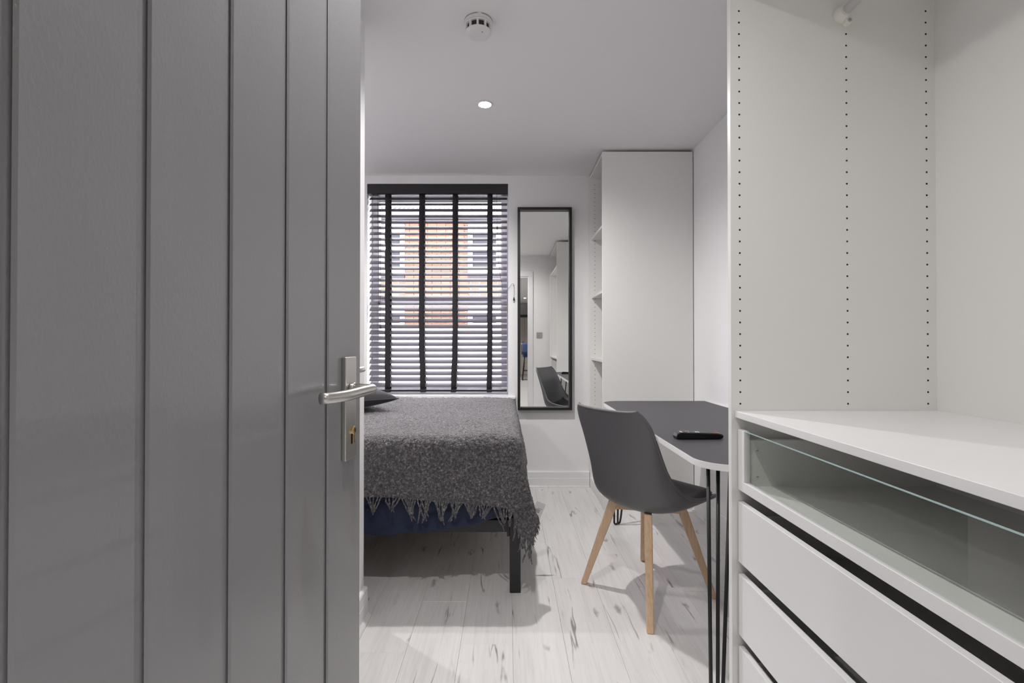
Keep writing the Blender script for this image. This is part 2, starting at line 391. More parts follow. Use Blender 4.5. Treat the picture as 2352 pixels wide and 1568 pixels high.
# ------------------------------------------------------------------ window
win = thing('window_1', 'white framed sash window behind the blind', None, ((WX0+WX1)/2, 3.87, WZ0), kind='structure')
FY0, FY1 = 3.855, 3.915
bm = nb(); fw = 0.055
box(bm, WX0, WX0+fw, FY0, FY1, WZ0, WZ1); box(bm, WX1-fw, WX1, FY0, FY1, WZ0, WZ1)
box(bm, WX0+fw, WX1-fw, FY0, FY1, WZ1-fw*1.9, WZ1); box(bm, WX0+fw, WX1-fw, FY0, FY1, WZ0, WZ0+fw*1.3)
obj('window_frame', bm, M['upvc'], win, bevel=0.004)
obj('meeting_rail', bx(WX0+fw, WX1-fw, FY0-0.006, FY1, 1.395, 1.455), M['upvc'], win, bevel=0.004)
obj('pane', bx(WX0+fw, WX1-fw, 3.883, 3.887, 1.455, WZ1-fw*1.9), M['pane'], win)
obj('pane', bx(WX0+fw, WX1-fw, 3.883, 3.887, WZ0+fw*1.3, 1.395), M['pane'], win)
obj('window_sill', bx(WX0-0.03, 0.064, 3.683, YF, WZ0-0.022, WZ0), M['gloss'], win, bevel=0.005)
obj('window_board', bx(WX0, WX1, YF, FY1, WZ0-0.022, WZ0), M['gloss'], win)

# venetian blind
BX0, BX1, BY = -1.064, -0.001, 3.758
blind = thing('venetian_blind', 'charcoal wooden venetian blind with black tapes hanging in the window', 'blind', ((BX0+BX1)/2, BY, WZ1))
obj('headrail', bx(WX0+0.001, 0.004, 3.712, 3.79, 2.243, 2.316), M['headrail'], blind, bevel=0.003)
ns = 33; ztop, zbot = 2.216, 0.773; tilt = math.radians(38)
for i in range(ns):
    z = ztop+(zbot-ztop)*i/(ns-1); tl = tilt if 1 < i < ns-1 else tilt*0.9
    mt = Matrix.Translation((0, BY, z)) @ Matrix.Rotation(tl, 4, 'X')
    bm = nb(); nn = 4; pr = []
    for j in range(nn+1):
        yy = -0.025+0.05*j/nn; pr.append((yy, 0.0022*(1-(yy/0.025)**2)+0.0013))
    poly = pr+[(p, q-0.0026) for p, q in pr[::-1]]
    va = [bm.verts.new(mt @ Vector((BX0, p, q))) for p, q in poly]; vb = [bm.verts.new(mt @ Vector((BX1, p, q))) for p, q in poly]
    n = len(poly); bm.faces.new(va[::-1]); bm.faces.new(vb)
    for j in range(n): bm.faces.new((va[j], va[(j+1) % n], vb[(j+1) % n], vb[j]))
    obj('slat', bm, M['slat'], blind)
obj('bottom_rail', bx(BX0, BX1, BY-0.026, BY+0.026, 0.722, 0.739), M['headrail'], blind, bevel=0.004)
fy = BY-0.025*math.cos(tilt)-0.004; by = BY+0.025*math.cos(tilt)+0.003
for px, lean in ((890, 0.0), (968, 0.012), (1045, -0.012), (1125, -0.004)):
    xc = (px-1165)/F*(fy); hw = 0.0195; P = []
    for i in range(30):
        t = i/29; z = 2.245+(0.733-2.245)*t; wob = lean*max(0, (t-0.75)/0.25)+0.0016*math.sin(t*37+px)
        P.append([(xc-hw+wob, fy-0.0012*math.sin(t*90), z), (xc+hw+wob, fy-0.0012*math.sin(t*90), z)])
    tp = obj('ladder_tape', grid_mesh('ladder_tape', np.array(P)), M['tape'], blind)
    so = tp.modifiers.new('solid', 'SOLIDIFY'); so.thickness = 0.0012
    P2 = [[(a[0][0], by, a[0][2]), (a[1][0], by, a[1][2])] for a in P[::6]+[P[-1]]]
    tb = obj('rear_tape', grid_mesh('rear_tape', np.array(P2)), M['tape'], tp); so = tb.modifiers.new('solid', 'SOLIDIFY'); so.thickness = 0.0012
    bm = nb(); box(bm, xc-hw+lean, xc+hw+lean, BY-0.031, BY+0.030, 0.716, 0.7215); box(bm, xc-hw+lean, xc+hw+lean, BY-0.033, BY-0.0275, 0.716, 0.742)
    obj('tape_clip', bm, M['tape'], tp, bevel=0.002)
def tassel(p, par):
    x, y, z = p
    return obj('tassel', lathe(nb(), [(0.002, 0.012), (0.0045, 0.008), (0.0065, -0.002), (0.0078, -0.010), (0.006, -0.014), (0.002, -0.0145)], (x, y, z), 14), M['headrail'], par, smooth=True)
def px3(px, py, Y): return Vector(((px-1165)/F*Y, Y, CZ+(788-py)/F*Y))
cy = 3.722
for a, b in (((866, 440), (870, 692)), ((872, 440), (873.5, 748)), ((1140, 440), (1142, 520))):
    p, q = px3(*a, cy), px3(*b, cy)
    c = obj('lift_cord', tube(nb(), [p, (p+q)/2+Vector((0.002, 0, 0)), q], 0.0011, 6), M['cord'], blind); tassel(q-Vector((0, 0, 0.008)), c)
hook = px3(1180, 655, 3.70)
pts = [px3(1142, 525, cy), px3(1145, 600, cy), px3(1150, 640, cy), px3(1155, 668, 3.71), px3(1158, 672, 3.705), px3(1163, 668, 3.70), px3(1170, 660, 3.70), px3(1176, 652, 3.70), px3(1179.5, 651, 3.70), px3(1181, 656, 3.70), px3(1181, 672, 3.70), px3(1180.5, 682, 3.70)]
c = obj('lift_cord', tube(nb(), pts, 0.0011, 6), M['cord'], blind); tassel(px3(1180.5, 686, 3.70), c)
hk = nb(); tube(hk, [hook+Vector((0, 0.015, 0)), hook, hook+Vector((0.002, -0.006, -0.012)), hook+Vector((0.002, -0.002, -0.02)), hook+Vector((0.001, 0.006, -0.016))], 0.0012, 6); lathe(hk, [(0.004, -0.001), (0.004, 0.001)], hook+Vector((0, 0.014, 0)), 10, 'Y')
tag(obj('cord_hook', hk, M['steel'], None, smooth=True, origin=hook), 'tiny metal cleat on the wall between blind and mirror', 'hook')

# ------------------------------------------------------------------ building across the street
YB = 12.0; K = F/YB
def bxp(px): return (px-1165)/K
def bzp(py): return CZ+(788-py)/K
bl = thing('house', 'red brick house with white windows seen through the blind', 'house', (-1.7, YB, -0.3))
zg = -0.3; z1 = bzp(750); zeave = bzp(497)
obj('ground_floor_wall', bx(-8, 5, YB, YB+4, zg, z1), M['render'], bl)
bay = [(bxp(930), bxp(1073))]
# white upper facade and window bays left and right of the brick pier
obj('upper_wall', bx(-8, 5, YB+0.06, YB+4, z1, zeave), M['brickwall'], bl)
brm = nb(); box(brm, 0, 0.215, 0, 0.06, 0, 0.065); bme = bpy.data.meshes.new('brick'); bmesh.ops.recalc_face_normals(brm, faces=brm.faces[:]); brm.to_mesh(bme); brm.free(); bme.materials.append(M['brick'])
hbm = nb(); box(hbm, 0, 0.1025, 0, 0.06, 0, 0.065); hme = bpy.data.meshes.new('brick'); bmesh.ops.recalc_face_normals(hbm, faces=hbm.faces[:]); hbm.to_mesh(hme); hbm.free(); hme.materials.append(M['brick'])
def place_brick(me, x, z):
    o = bpy.data.objects.new('brick', me); COL.objects.link(o); o.parent = bl; o.location = Vector((x, YB+random.uniform(-0.004, 0.004), z))-Vector((-1.7, YB, -0.3))
xa, xb = bxp(930), bxp(1073); z = z1+0.01; row = 0
while z < zeave-0.12:
    x = xa
    if row % 2: place_brick(hme, x, z); x += 0.1125
    while x+0.2 < xb+0.02: place_brick(bme, x, z); x += 0.225
    if xb-x > 0.09: place_brick(hme, x, z)
    z += 0.075; row += 1
def bwin(x0, x1, z0, z1_, bars=1):
    bm = nb(); f = 0.11; y0, y1 = YB-0.02, YB+0.08
    box(bm, x0, x0+f, y0, y1, z0, z1_); box(bm, x1-f, x1, y0, y1, z0, z1_); box(bm, x0+f, x1-f, y0, y1, z0, z0+f); box(bm, x0+f, x1-f, y0, y1, z1_-f*1.6, z1_)
    for i in range(bars): zz = z0+(z1_-z0)*(i+1)/(bars+1); box(bm, x0+f, x1-f, y0, y1-0.02, zz-0.05, zz+0.05)
    w = obj('window', bm, M['upvc'], bl)
    obj('pane', bx(x0+f, x1-f, YB+0.03, YB+0.055, z0+f, z1_-f*1.5), M['darkglass'], w)
    return w
for x0, x1 in ((bxp(872), bxp(930)-0.01), (bxp(1074)+0.01, bxp(1150)), (bxp(790), bxp(868)), (bxp(1155), bxp(1240))):
    bwin(x0, x1, bzp(627), bzp(515)); bwin(x0, x1, bzp(752), bzp(704), 0)
    obj('lintel', bx(x0, x1, YB-0.03, YB+0.1, bzp(514), bzp(505)), M['lead'], bl)
    obj('lintel', bx(x0, x1, YB-0.03, YB+0.1, bzp(638), bzp(630)), M['lead'], bl)
    obj('lintel', bx(x0, x1, YB-0.02, YB+0.1, bzp(703), bzp(701)), M['lead'], bl)
obj('dentil_course', (lambda bm: [box(bm, xa+0.004+i*0.075, xa+0.044+i*0.075, YB-0.03, YB+0.02, bzp(526), bzp(521)) for i in range(21)] and bm)(nb()), M['brickwall'], bl)
gt = obj('gutter', extr(nb(), [(YB-0.16, zeave), (YB-0.14, zeave-0.09), (YB-0.05, zeave-0.11), (YB+0.06, zeave-0.11), (YB+0.06, zeave)], 'X', -8, 5), M['lead'], bl)
# pantile eave: single tiles along the visible edge, the slope above in one piece
ez = bzp(482); tw = 0.112; tm = nb(); pr = []
for i in range(9):
    a = i/8*PI; pr.append((tw*0.5-tw*0.5*math.cos(a), 0.045*math.sin(a)))
va = [[tm.verts.new((x, -0.12, zz-0.02)) for x, zz in pr], [tm.verts.new((x, -0.12, zz-0.035)) for x, zz in pr], [tm.verts.new((x, 0.30, zz+0.13)) for x, zz in pr]]
for i in range(8): tm.faces.new((va[0][i], va[0][i+1], va[2][i+1], va[2][i])); tm.faces.new((va[1][i], va[1][i+1], va[0][i+1], va[0][i]))
tme = bpy.data.meshes.new('roof_tile'); tm.to_mesh(tme); tm.free(); tme.materials.append(M['slate'])
for i in range(60):
    o = bpy.data.objects.new('roof_tile', tme); COL.objects.link(o); o.parent = bl; o.location = Vector((-4.9+i*tw, YB-0.05, ez))-Vector((-1.7, YB, -0.3))
XX = np.linspace(-8, 5, 700); P = np.zeros((700, 2, 3))
P[:, :, 0] = XX[:, None]; P[:, 0, 1] = YB+0.02; P[:, 1, 1] = YB+2.2; P[:, 0, 2] = ez+0.01+0.02*np.abs(np.sin((XX+4.9)/tw*PI)); P[:, 1, 2] = ez+0.67+0.02*np.abs(np.sin((XX+4.9)/tw*PI))
rs = obj('roof_slope', grid_mesh('roof_slope', P), M['slate'], bl); rs['kind'] = 'stuff'
obj('fascia', bx(-8, 5, YB-0.04, YB+0.06, zeave-0.02, ez-0.02), M['render'], bl)
struct('pavement', bx(-9, 6, YF+0.9, YB+0.0, -0.5, -0.3), M['pavement'], 'pale paved street outside the window')

# ------------------------------------------------------------------ entrance door (leaf standing open at the left)
dth = math.radians(8.7); dvec = Vector((math.sin(dth), math.cos(dth), 0)); E = Vector((-0.3176, 1.05, 0)); DW = 0.775
hinge = E-dvec*DW
door = thing('door_1', 'mid grey gloss plank door standing open on the left', None, (hinge.x, hinge.y, 0), PI/2-dth, kind='structure')
obj('door_leaf', bx(0, DW, 0.0052, 0.042, 0.006, 2.04), M['door'], door, local=True, bevel=0.002)
gs = [0.1415+0.1285*i for i in range(6)]; gw = 0.0060
edges = [0.0]+gs; 
for i in range(len(edges)):
    s0 = edges[i]+(gw if i else 0.0); s1 = (edges[i+1]-gw) if i+1 < len(edges) else DW
    if s1-s0 < 0.01: continue
    obj('plank', bx(DW-s1, DW-s0, 0.0, 0.0056, 0.006, 2.04), M['door'], door, local=True, bevel=0.0046, seg=1, flat=True)
obj('latch_plate', bx(DW-0.001, DW+0.0016, 0.002, 0.014, 1.106, 1.152), M['door'], door, local=True, bevel=0.001)
# handle on its backplate: local x along the leaf from the hinge, -y towards the room
hd = obj('backplate', bx(DW-0.084, DW-0.0375, -0.0095, 0.0005, 0.859, 1.067), M['steel'], door, local=True, bevel=0.0022, seg=3)
L = lambda s, off, z: (DW-s, -off, z)
zs = 1.003; sp = 0.061
path = [L(sp, 0.008, zs), L(sp, 0.036, zs), L(sp+0.001, 0.048, zs), L(sp+0.005, 0.056, zs), L(sp+0.013, 0.0605, zs), L(sp+0.026, 0.0615, zs), L(sp+0.05, 0.0605, zs), L(sp+0.08, 0.0590, zs-0.001), L(sp+0.103, 0.0565, zs-0.002), L(sp+0.120, 0.0525, zs-0.0025), L(sp+0.136, 0.0465, zs-0.003), L(sp+0.149, 0.0395, zs-0.003), L(sp+0.158, 0.0330, zs-0.003)]
obj('lever_handle', tube(nb(), path, 0.0100, 20), M['steel'], hd, local=True, smooth=True)
lvr_c = nb(); lathe(lvr_c, [(0.012, -0.011), (0.012, -0.016), (0.0105, -0.018)], (DW-sp, 0, zs), 20, 'Y'); obj('spindle_collar', lvr_c, M['steel'], hd, local=True, bevel=0.0006)
cx = DW-0.0545; zc = 0.917; bm = nb()
lathe(bm, [(0.0088, -0.0085), (0.0088, -0.0135), (0.0075, -0.0143)], (cx, 0, zc), 22, 'Y'); obj('lock_cylinder', bm, M['brass'], hd, local=True, bevel=0.0005)
bm = nb(); lathe(bm, [(0.0052, -0.0142), (0.0052, -0.0149)], (cx, 0, zc), 18, 'Y'); box(bm, cx-0.0038, cx+0.0038, -0.0130, -0.009, zc-0.026, zc-0.006); obj('cylinder_plug', bm, M['brass'], hd, local=True)
bm = nb(); box(bm, cx-0.0007, cx+0.0007, -0.0154, -0.0148, zc-0.0042, zc+0.0042); box(bm, cx-0.0052, cx-0.0040, -0.0110, -0.0094, zc-0.027, zc-0.007); obj('keyhole', bm, M['hole'], hd, local=True)
# inner lever on the hidden face
ipath = [(p[0], 0.042+(-p[1]), p[2]) for p in path]
obj('inner_lever', tube(nb(), ipath, 0.0100, 16), M['steel'], door, local=True, smooth=True)
# frame of the entrance
bm = nb(); box(bm, DX0-0.03, DX0, YN-0.125, YN+0.0, 0, DZ+0.03); box(bm, DX1, DX1+0.03, YN-0.125, YN+0.0, 0, DZ+0.03); box(bm, DX0, DX1, YN-0.125, YN, DZ, DZ+0.03)
struct('trim_4', bm, M['gloss'], 'white door lining of the bedroom entrance')
bm = nb(); box(bm, DX0-0.10, DX0-0.028, YN, YN+0.014, 0, DZ+0.02); box(bm, DX1+0.012, DX1+0.075, YN, YN+0.014, 0, DZ+0.02); box(bm, DX0-0.10, DX1+0.075, YN, YN+0.014, DZ+0.02, DZ+0.105)
struct('trim_5', bm, M['gloss'], 'white architrave around the bedroom entrance', bevel=0.004)
# ensuite door in the partition, only its lever shows past the grey door
d2 = thing('door_2', 'white bathroom door in the partition behind the grey door', None, (XS, 1.35, 0), kind='structure')
obj('door_leaf', bx(XS+0.0005, XS+0.010, 0.98, 1.70, 0.006, 2.0), M['gloss'], d2, bevel=0.002)
bm = nb(); box(bm, XS+0.0005, XS+0.016, 0.91, 0.98, 0, 2.07); box(bm, XS+0.0005, XS+0.016, 1.70, 1.77, 0, 2.07); box(bm, XS+0.0005, XS+0.016, 0.98, 1.70, 2.0, 2.07); obj('architrave', bm, M['gloss'], d2, bevel=0.003)
hx = XS+0.010; lp = [(hx, 1.655, 1.007), (hx+0.06, 1.655, 1.007), (hx+0.072, 1.653, 1.007), (hx+0.079, 1.645, 1.007), (hx+0.081, 1.63, 1.007), (hx+0.08, 1.58, 1.007), (hx+0.078, 1.53, 1.006)]
bp2 = obj('backplate', bx(hx, hx+0.008, 1.632, 1.678, 0.86, 1.07), M['steel'], d2, bevel=0.002)
obj('lever_handle', tube(nb(), lp, 0.010, 16), M['steel'], bp2, smooth=True)

# ------------------------------------------------------------------ ceiling fittings
def downlight(x, y, label, power, z=ZC, group='recessed ceiling downlights', ang=125):
    t = thing('ceiling_downlight', label, 'ceiling light', (x, y, z), group=None)
    obj('bezel', lathe(nb(), [(0.0328, -0.004), (0.035, -0.0055), (0.042, -0.0040), (0.0435, 0.0), (0.0328, 0.0)], (x, y, z), 36, cap=False), M['plastic_white'], t, smooth=True)
    obj('lamp_lens', lathe(nb(), [(0.0325, -0.0005), (0.0325, -0.0045), (0.018, -0.0065), (0.002, -0.0072)], (x, y, z), 28), M['led'], t, smooth=True)
    ld = bpy.data.lights.new('lamp', 'SPOT'); ld.energy = power; ld.color = WARM; ld.spot_size = math.radians(ang); ld.spot_blend = 1.0; ld.shadow_soft_size = 0.022
    lo = bpy.data.objects.new('lamp', ld); COL.objects.link(lo); lo.parent = t; lo.location = (0, 0, -0.03)
    return t
downlight(-0.12, 2.598, 'glowing round downlight in the ceiling above the bed', P_ROOM*1.22, ang=160)
downlight(-0.12, 0.80, 'round downlight in the ceiling just inside the doorway', P_ROOM*0.62, ang=165)
downlight(-1.45, 2.70, 'added unseen fill downlight over the head of the bed', P_ROOM*0.72, ang=165)  # added fill lamp out of view, brightens the walls and ceiling on the left

sd = thing('smoke_detector', 'round white smoke detector with dark slots on the ceiling', 'smoke detector', (-0.115, 1.925, ZC))
c = (-0.115, 1.925, ZC)
obj('base', lathe(nb(), [(0.0545, 0.0), (0.056, -0.003), (0.0555, -0.016), (0.053, -0.0175)], c, 48), M['plastic_white'], sd, smooth=False, bevel=0.0008)
bm = lathe(nb(), [(0.0563, -0.004), (0.0566, -0.0052), (0.0563, -0.0064)], c, 48, cap=False)
bmesh.ops.delete(bm, geom=[f for f in bm.faces if (math.degrees(math.atan2(f.calc_center_median().y-c[1], f.calc_center_median().x-c[0])) % 90) < 16], context='FACES')
obj('base_slot', bm, M['button_grey'], sd)
obj('body', lathe(nb(), [(0.050, -0.0175), (0.0545, -0.0185), (0.0545, -0.0225), (0.053, -0.0245), (0.047, -0.0245)], c, 48), M['plastic_white'], sd, bevel=0.0008)
obj('sensor_chamber', lathe(nb(), [(0.0440, -0.0235), (0.0420, -0.0475)], c, 32), M['headrail'], sd)
for i in range(10):
    a = 2*PI*i/10+PI/2
    mt = Matrix.Translation(c) @ Matrix.Rotation(a, 4, 'Z')
    obj('vent_post', box(nb(), 0.0445, 0.0522, -0.0042, 0.0042, -0.0475, -0.0240, mt), M['plastic_white'], sd, bevel=0.0008)
obj('cover', lathe(nb(), [(0.0425, -0.0468), (0.0520, -0.0468), (0.0515, -0.0485), (0.048, -0.0540), (0.041, -0.0585), (0.032, -0.0615), (0.030, -0.0605), (0.012, -0.0612), (0.001, -0.0612)], c, 48), M['plastic_white'], sd, smooth=True)
obj('indicator_lamp', lathe(nb(), [(0.0025, -0.055), (0.0025, -0.0612), (0.001, -0.0622)], (c[0]+0.017, c[1]-0.026, c[2]), 12), M['headrail'], sd)

# ------------------------------------------------------------------ wall mirror
MX0, MX1, MZ0, MZ1, MY0 = 0.079, 0.4906, 0.588, 2.126, 3.668
mi = thing('wall_mirror', 'tall mirror in a thin black box frame on the back wall', 'mirror', ((MX0+MX1)/2, YF-0.001, MZ0))
fw = 0.020
for nm, a in (('frame_rail', (MX0, MX1, MY0, YF-0.001, MZ1-fw, MZ1)), ('frame_rail', (MX0, MX1, MY0, YF-0.001, MZ0, MZ0+fw)), ('frame_stile', (MX0, MX0+fw, MY0, YF-0.001, MZ0+fw, MZ1-fw)), ('frame_stile', (MX1-fw, MX1, MY0, YF-0.001, MZ0+fw, MZ1-fw))):
    obj(nm, bx(*a), M['frame'], mi, bevel=0.0012)
obj('mirror_glass', bx(MX0+fw, MX1-fw, 3.700, 3.706, MZ0+fw, MZ1-fw), M['mirror'], mi)

# ------------------------------------------------------------------ wardrobes
def peg_holes(name, pts, n, parent, r=0.0027):
    """drilled shelf holes on a panel: flat dark discs painted in place of the shade inside, one part; n = axis +1/-1 along Y"""
    bm = nb()
    for x, y, z in pts:
        lathe(bm, [(r, 0.0), (r, n*0.00025)], (x, y, z), 10, 'Y')
    o = obj(name, bm, M['hole'], parent); o['kind'] = 'stuff'; return o

def wardrobe(name, label, X0, X1, Y0, Y1, top):
    """open wardrobe frame facing -X between two gable panels"""
    t = thing(name, label, 'wardrobe', (X0, (Y0+Y1)/2, 0)); th = 0.019
    obj('side_panel', bx(X0, X1, Y1-th, Y1, 0, top), M['melamine'], t, bevel=0.0012)
    obj('side_panel', bx(X0, X1, Y0, Y0+th, 0, top), M['melamine'], t, bevel=0.0012)
    obj('top_panel', bx(X0+0.001, X1, Y0+th, Y1-th, top-th, top-0.0005), M['melamine'], t, bevel=0.001)
    obj('bottom_panel', bx(X0+0.001, X1-0.012, Y0+th, Y1-th, 0.064, 0.082), M['melamine'], t, bevel=0.001)
    obj('plinth', bx(X0+0.004, X0+0.022, Y0+th, Y1-th, 0.0, 0.064), M['melamine'], t)
    obj('back_panel', bx(X1-0.012, X1-0.008, Y0+th, Y1-th, 0.066, top-th), M['melamine'], t)
    return t
# near wardrobe
AX0, AX1, AY0, AY1 = 0.618, 1.198, 0.358, 1.358
wa = wardrobe('wardrobe', 'open white wardrobe with drawers beside the doorway', AX0, AX1, AY0, AY1, 2.36)
yf = AY1-0.019; yn = AY0+0.019; xb = AX1-0.012
hz = [2.016-0.032*i for i in range(58)]
pts = [(x, yf, z) for x in (0.643, 0.940, 1.161) for z in hz if z > 0.925 and abs(z-2.016) < 9 and not (x == 0.940 and z > 1.96)]
peg_holes('peg_holes', pts, -1, wa)
peg_holes('peg_holes', [(x, yn, z) for x in (0.643, 0.940, 1.161) for z in hz if z > 0.925], 1, wa)
obj('shelf', bx(0.628, xb, yn+0.001, yf-0.001, 2.068, 2.086), M['melamine'], wa, bevel=0.001)
obj('countertop_shelf', bx(0.627, xb, yn+0.001, yf-0.001, 0.891, 0.909), M['drawer_white'], wa, bevel=0.0012)
# hanging rail
rx, rz = 0.930, 2.008
rail = obj('hanging_rail', tube(nb(), [(rx, yn+0.004, rz), (rx, yf-0.006, rz)], 0.0125, 20), M['plastic_white'], wa, smooth=True)
for yy, s in ((yf, -1), (yn, 1)):
    bm = nb(); lathe(bm, [(0.024, 0.0), (0.0235, s*0.006), (0.021, s*0.012), (0.0155, s*0.018), (0.0148, s*0.022)], (rx-0.003, yy, rz-0.004), 28, 'Y')
    lathe(bm, [(0.0115, 0.0), (0.0110, s*0.012), (0.009, s*0.0155)], (rx+0.010, yy, rz-0.026), 20, 'Y')
    br = obj('rail_bracket', bm, M['plastic_cream'], rail, smooth=False, bevel=0.001)
    bm = nb(); lathe(bm, [(0.0052, s*0.0152), (0.0050, s*0.0165), (0.0022, s*0.0165)], (rx+0.010, yy, rz-0.026), 16, 'Y', cap=False); lathe(bm, [(0.0022, s*0.0158), (0.0005, s*0.0160)], (rx+0.010, yy, rz-0.026), 10, 'Y')
    obj('bracket_screw', bm, M['chrome'], rail)
# drawers
XD = 0.634; dt = 0.016; y0, y1 = yn+0.004, yf-0.004
def drawer_box(par, z0, h):
    xi0, xi1 = XD+dt, xb-0.02; bm = nb()
    box(bm, xi0, xi1, y1-0.028, y1-0.012, z0, z0+h); box(bm, xi0, xi1, y0+0.012, y0+0.028, z0, z0+h); box(bm, xi1-0.014, xi1, y0+0.028, y1-0.028, z0, z0+h)
    obj('drawer_side', bm, M['melamine'], par, bevel=0.0008)
    obj('drawer_bottom', bx(xi0, xi1-0.014, y0+0.028, y1-0.028, z0+0.004, z0+0.008), M['melamine'], par)
for i, (za, zb) in enumerate(((0.497, 0.661), (0.299, 0.464), (0.102, 0.267))):
    d = obj('drawer', bx(XD, XD+dt, y0, y1, za, zb), M['drawer_white'], wa, bevel=0.0012)
    drawer_box(d, za+0.012, 0.115)
    # unlit runner rail behind each gap
    obj('drawer_runner', (lambda bm: box(box(bm, XD+0.03, xb-0.05, y1-0.012, y1+0.003, za+0.01, za+0.045), XD+0.03, xb-0.05, y0-0.003, y0+0.012, za+0.01, za+0.045))(nb()), M['steel'], d)
za, zb = 0.694, 0.859
d = obj('glass_drawer', (lambda bm: box(box(box(bm, XD, XD+dt, y0, y1, za, za+0.027), XD, XD+dt, y1-0.034, y1, za+0.027, zb), XD, XD+dt, y0, y0+0.034, za+0.027, zb))(nb()), M['drawer_white'], wa, bevel=0.0012)
d['label'] = 'top drawer with a clear glass front panel'
obj('glass_front', bx(XD+0.005, XD+0.009, y0+0.034, y1-0.034, za+0.027, zb-0.003), M['drawerglass'], d)
obj('glass_edge', bx(XD+0.0048, XD+0.0092, y0+0.034, y1-0.034, zb-0.003, zb-0.0015), M['glassedge'], d)
drawer_box(d, za+0.008, 0.132)
bm = nb()
for zz in (za+0.042, za+0.112): lathe(bm, [(0.0055, 0.0), (0.0055, -0.0008), (0.004, -0.0012)], (XD+dt+0.022, y1-0.028, zz), 16, 'Y')
obj('cam_cover', bm, M['plastic_white'], d)
for zz in (za+0.042, za+0.112): obj('cam_slot', box(nb(), XD+dt+0.0185, XD+dt+0.0255, y1-0.0296, y1-0.0290, zz-0.0005, zz+0.0005), M['button_grey'], d)
# far wardrobe
CX0, CX1, CY0, CY1 = 0.629, 1.228, 3.200, 3.700
wc = wardrobe('wardrobe', 'tall open white wardrobe with three shelves in the far corner', CX0, CX1, CY0, CY1, 2.362)
for z in (1.895, 1.452, 0.985): obj('shelf', bx(CX0+0.012, CX1-0.012, CY0+0.0195, CY1-0.0195, z-0.018, z), M['melamine'], wc, bevel=0.001)
hz2 = [2.296-0.032*i for i in range(70)]
peg_holes('peg_holes', [(x, CY1-0.019, z) for x in (CX0+0.037, CX0+0.31, CX0+0.53) for z in hz2 if z > 0.1], -1, wc, 0.0027)
bm = nb()
for z in (1.895, 1.452, 0.985):
    for x in (CX0+0.037, CX0+0.53): tube(bm, [(x, CY1-0.0195, z-0.0225), (x, CY1-0.030, z-0.0225)], 0.004, 10)
obj('shelf_pin', bm, M['steel'], wc)

# ------------------------------------------------------------------ desk
TX0, TX1, TY0, TY1, TZ = 0.575, 1.214, 1.415, 2.985, 0.740
dk = thing('desk', 'charcoal topped desk with white edge on black hairpin legs', 'desk', ((TX0+TX1)/2, (TY0+TY1)/2, 0))
def rounded(x0, x1, y0, y1, r, inset=0.0):
    x0 += inset; y0 += inset; y1 -= inset; x1 -= inset; r -= inset; p = [(x1, y0), (x1, y1)]
    for i in range(13): a = PI/2+PI/2*i/12; p.append((x0+r+r*math.cos(a), y1-r+r*math.sin(a)))
    for i in range(13): a = PI+PI/2*i/12; p.append((x0+r+r*math.cos(a), y0+r+r*math.sin(a)))
    return p
obj('desk_edge', prism(nb(), rounded(TX0, TX1, TY0, TY1, 0.105), TZ-0.021, TZ-0.0006), M['edge'], dk, bevel=0.0008)
obj('desktop', prism(nb(), rounded(TX0, TX1, TY0, TY1, 0.105, 0.0012), TZ-0.0006, TZ), M['lino'], dk)
def hairpin(cx, cy, sy, splay):
    """three rods on one plate: a hairpin pair with a U foot and a raking brace rod beside it"""
    bm = nb(); zt = TZ-0.026; r = 0.0058; w = 0.0105
    def arc(c, d):
        return [Vector(c)+Vector((-d.x*w*math.cos(PI*i/8), -d.y*w*math.cos(PI*i/8), r+w-w*math.sin(PI*i/8))) for i in range(9)]
    d = Vector((1, 0, 0))
    tube(bm, [Vector((cx-0.017, cy-splay, zt))]+arc((cx, cy, 0), d)+[Vector((cx+0.018, cy+0.01-splay, zt))], r, 12)
    tube(bm, [Vector((cx+0.080, cy-sy*0.06-splay, zt)), Vector((cx+0.029, cy-sy*0.004, 0.05)), Vector((cx+0.024, cy, 0.018)), Vector((cx+0.014, cy, r))], r, 12)
    lg = obj('hairpin_leg', bm, M['black'], dk, smooth=True)
    obj('leg_plate', bx(cx-0.03, cx+0.10, min(cy+sy*0.03, cy-sy*0.08), max(cy+sy*0.03, cy-sy*0.08), TZ-0.0245, TZ-0.0212), M['black'], lg, bevel=0.001)
hairpin(0.637, 1.500, -1, 0.0); hairpin(0.655, 2.93, 1, 0.02)
obj('wall_batten', bx(TX1-0.03, XR-0.0005, TY0+0.15, TY1-0.15, TZ-0.066, TZ-0.0212), M['edge'], dk, bevel=0.001)

# remote
rm = thing('remote_control', 'black remote control lying on the charcoal desktop', 'remote control', (0.712, 1.812, TZ), 0.02)
bm = nb(); sec = [(-0.088, 0.004, 0.010, 0.020), (-0.084, 0.0, 0.021, 0.022), (-0.072, 0.0, 0.0255, 0.0225), (0.0, 0.0, 0.0235, 0.0225), (0.07, 0.0, 0.021, 0.0215), (0.082, 0.002, 0.0185, 0.020), (0.0885, 0.006, 0.0135, 0.016)]
rings = []
for x, zb, zt, hw in sec:
    q = [(-hw, zb+0.004), (-hw*0.85, zb), (hw*0.85, zb), (hw, zb+0.004), (hw, zt-0.003), (hw*0.88, zt), (-hw*0.88, zt), (-hw, zt-0.003)]
    rings.append([bm.verts.new((x, y, z)) for y, z in q])
for a, b in zip(rings, rings[1:]):
    for i in range(8): bm.faces.new((a[i], a[(i+1) % 8], b[(i+1) % 8], b[i]))
bm.faces.new(rings[0][::-1]); bm.faces.new(rings[-1])
obj('case', bm, M['plastic_black'], rm, local=True, bevel=0.0008)
gb = {k: nb() for k in ('grey', 'white', 'red', 'yellow', 'blue')}
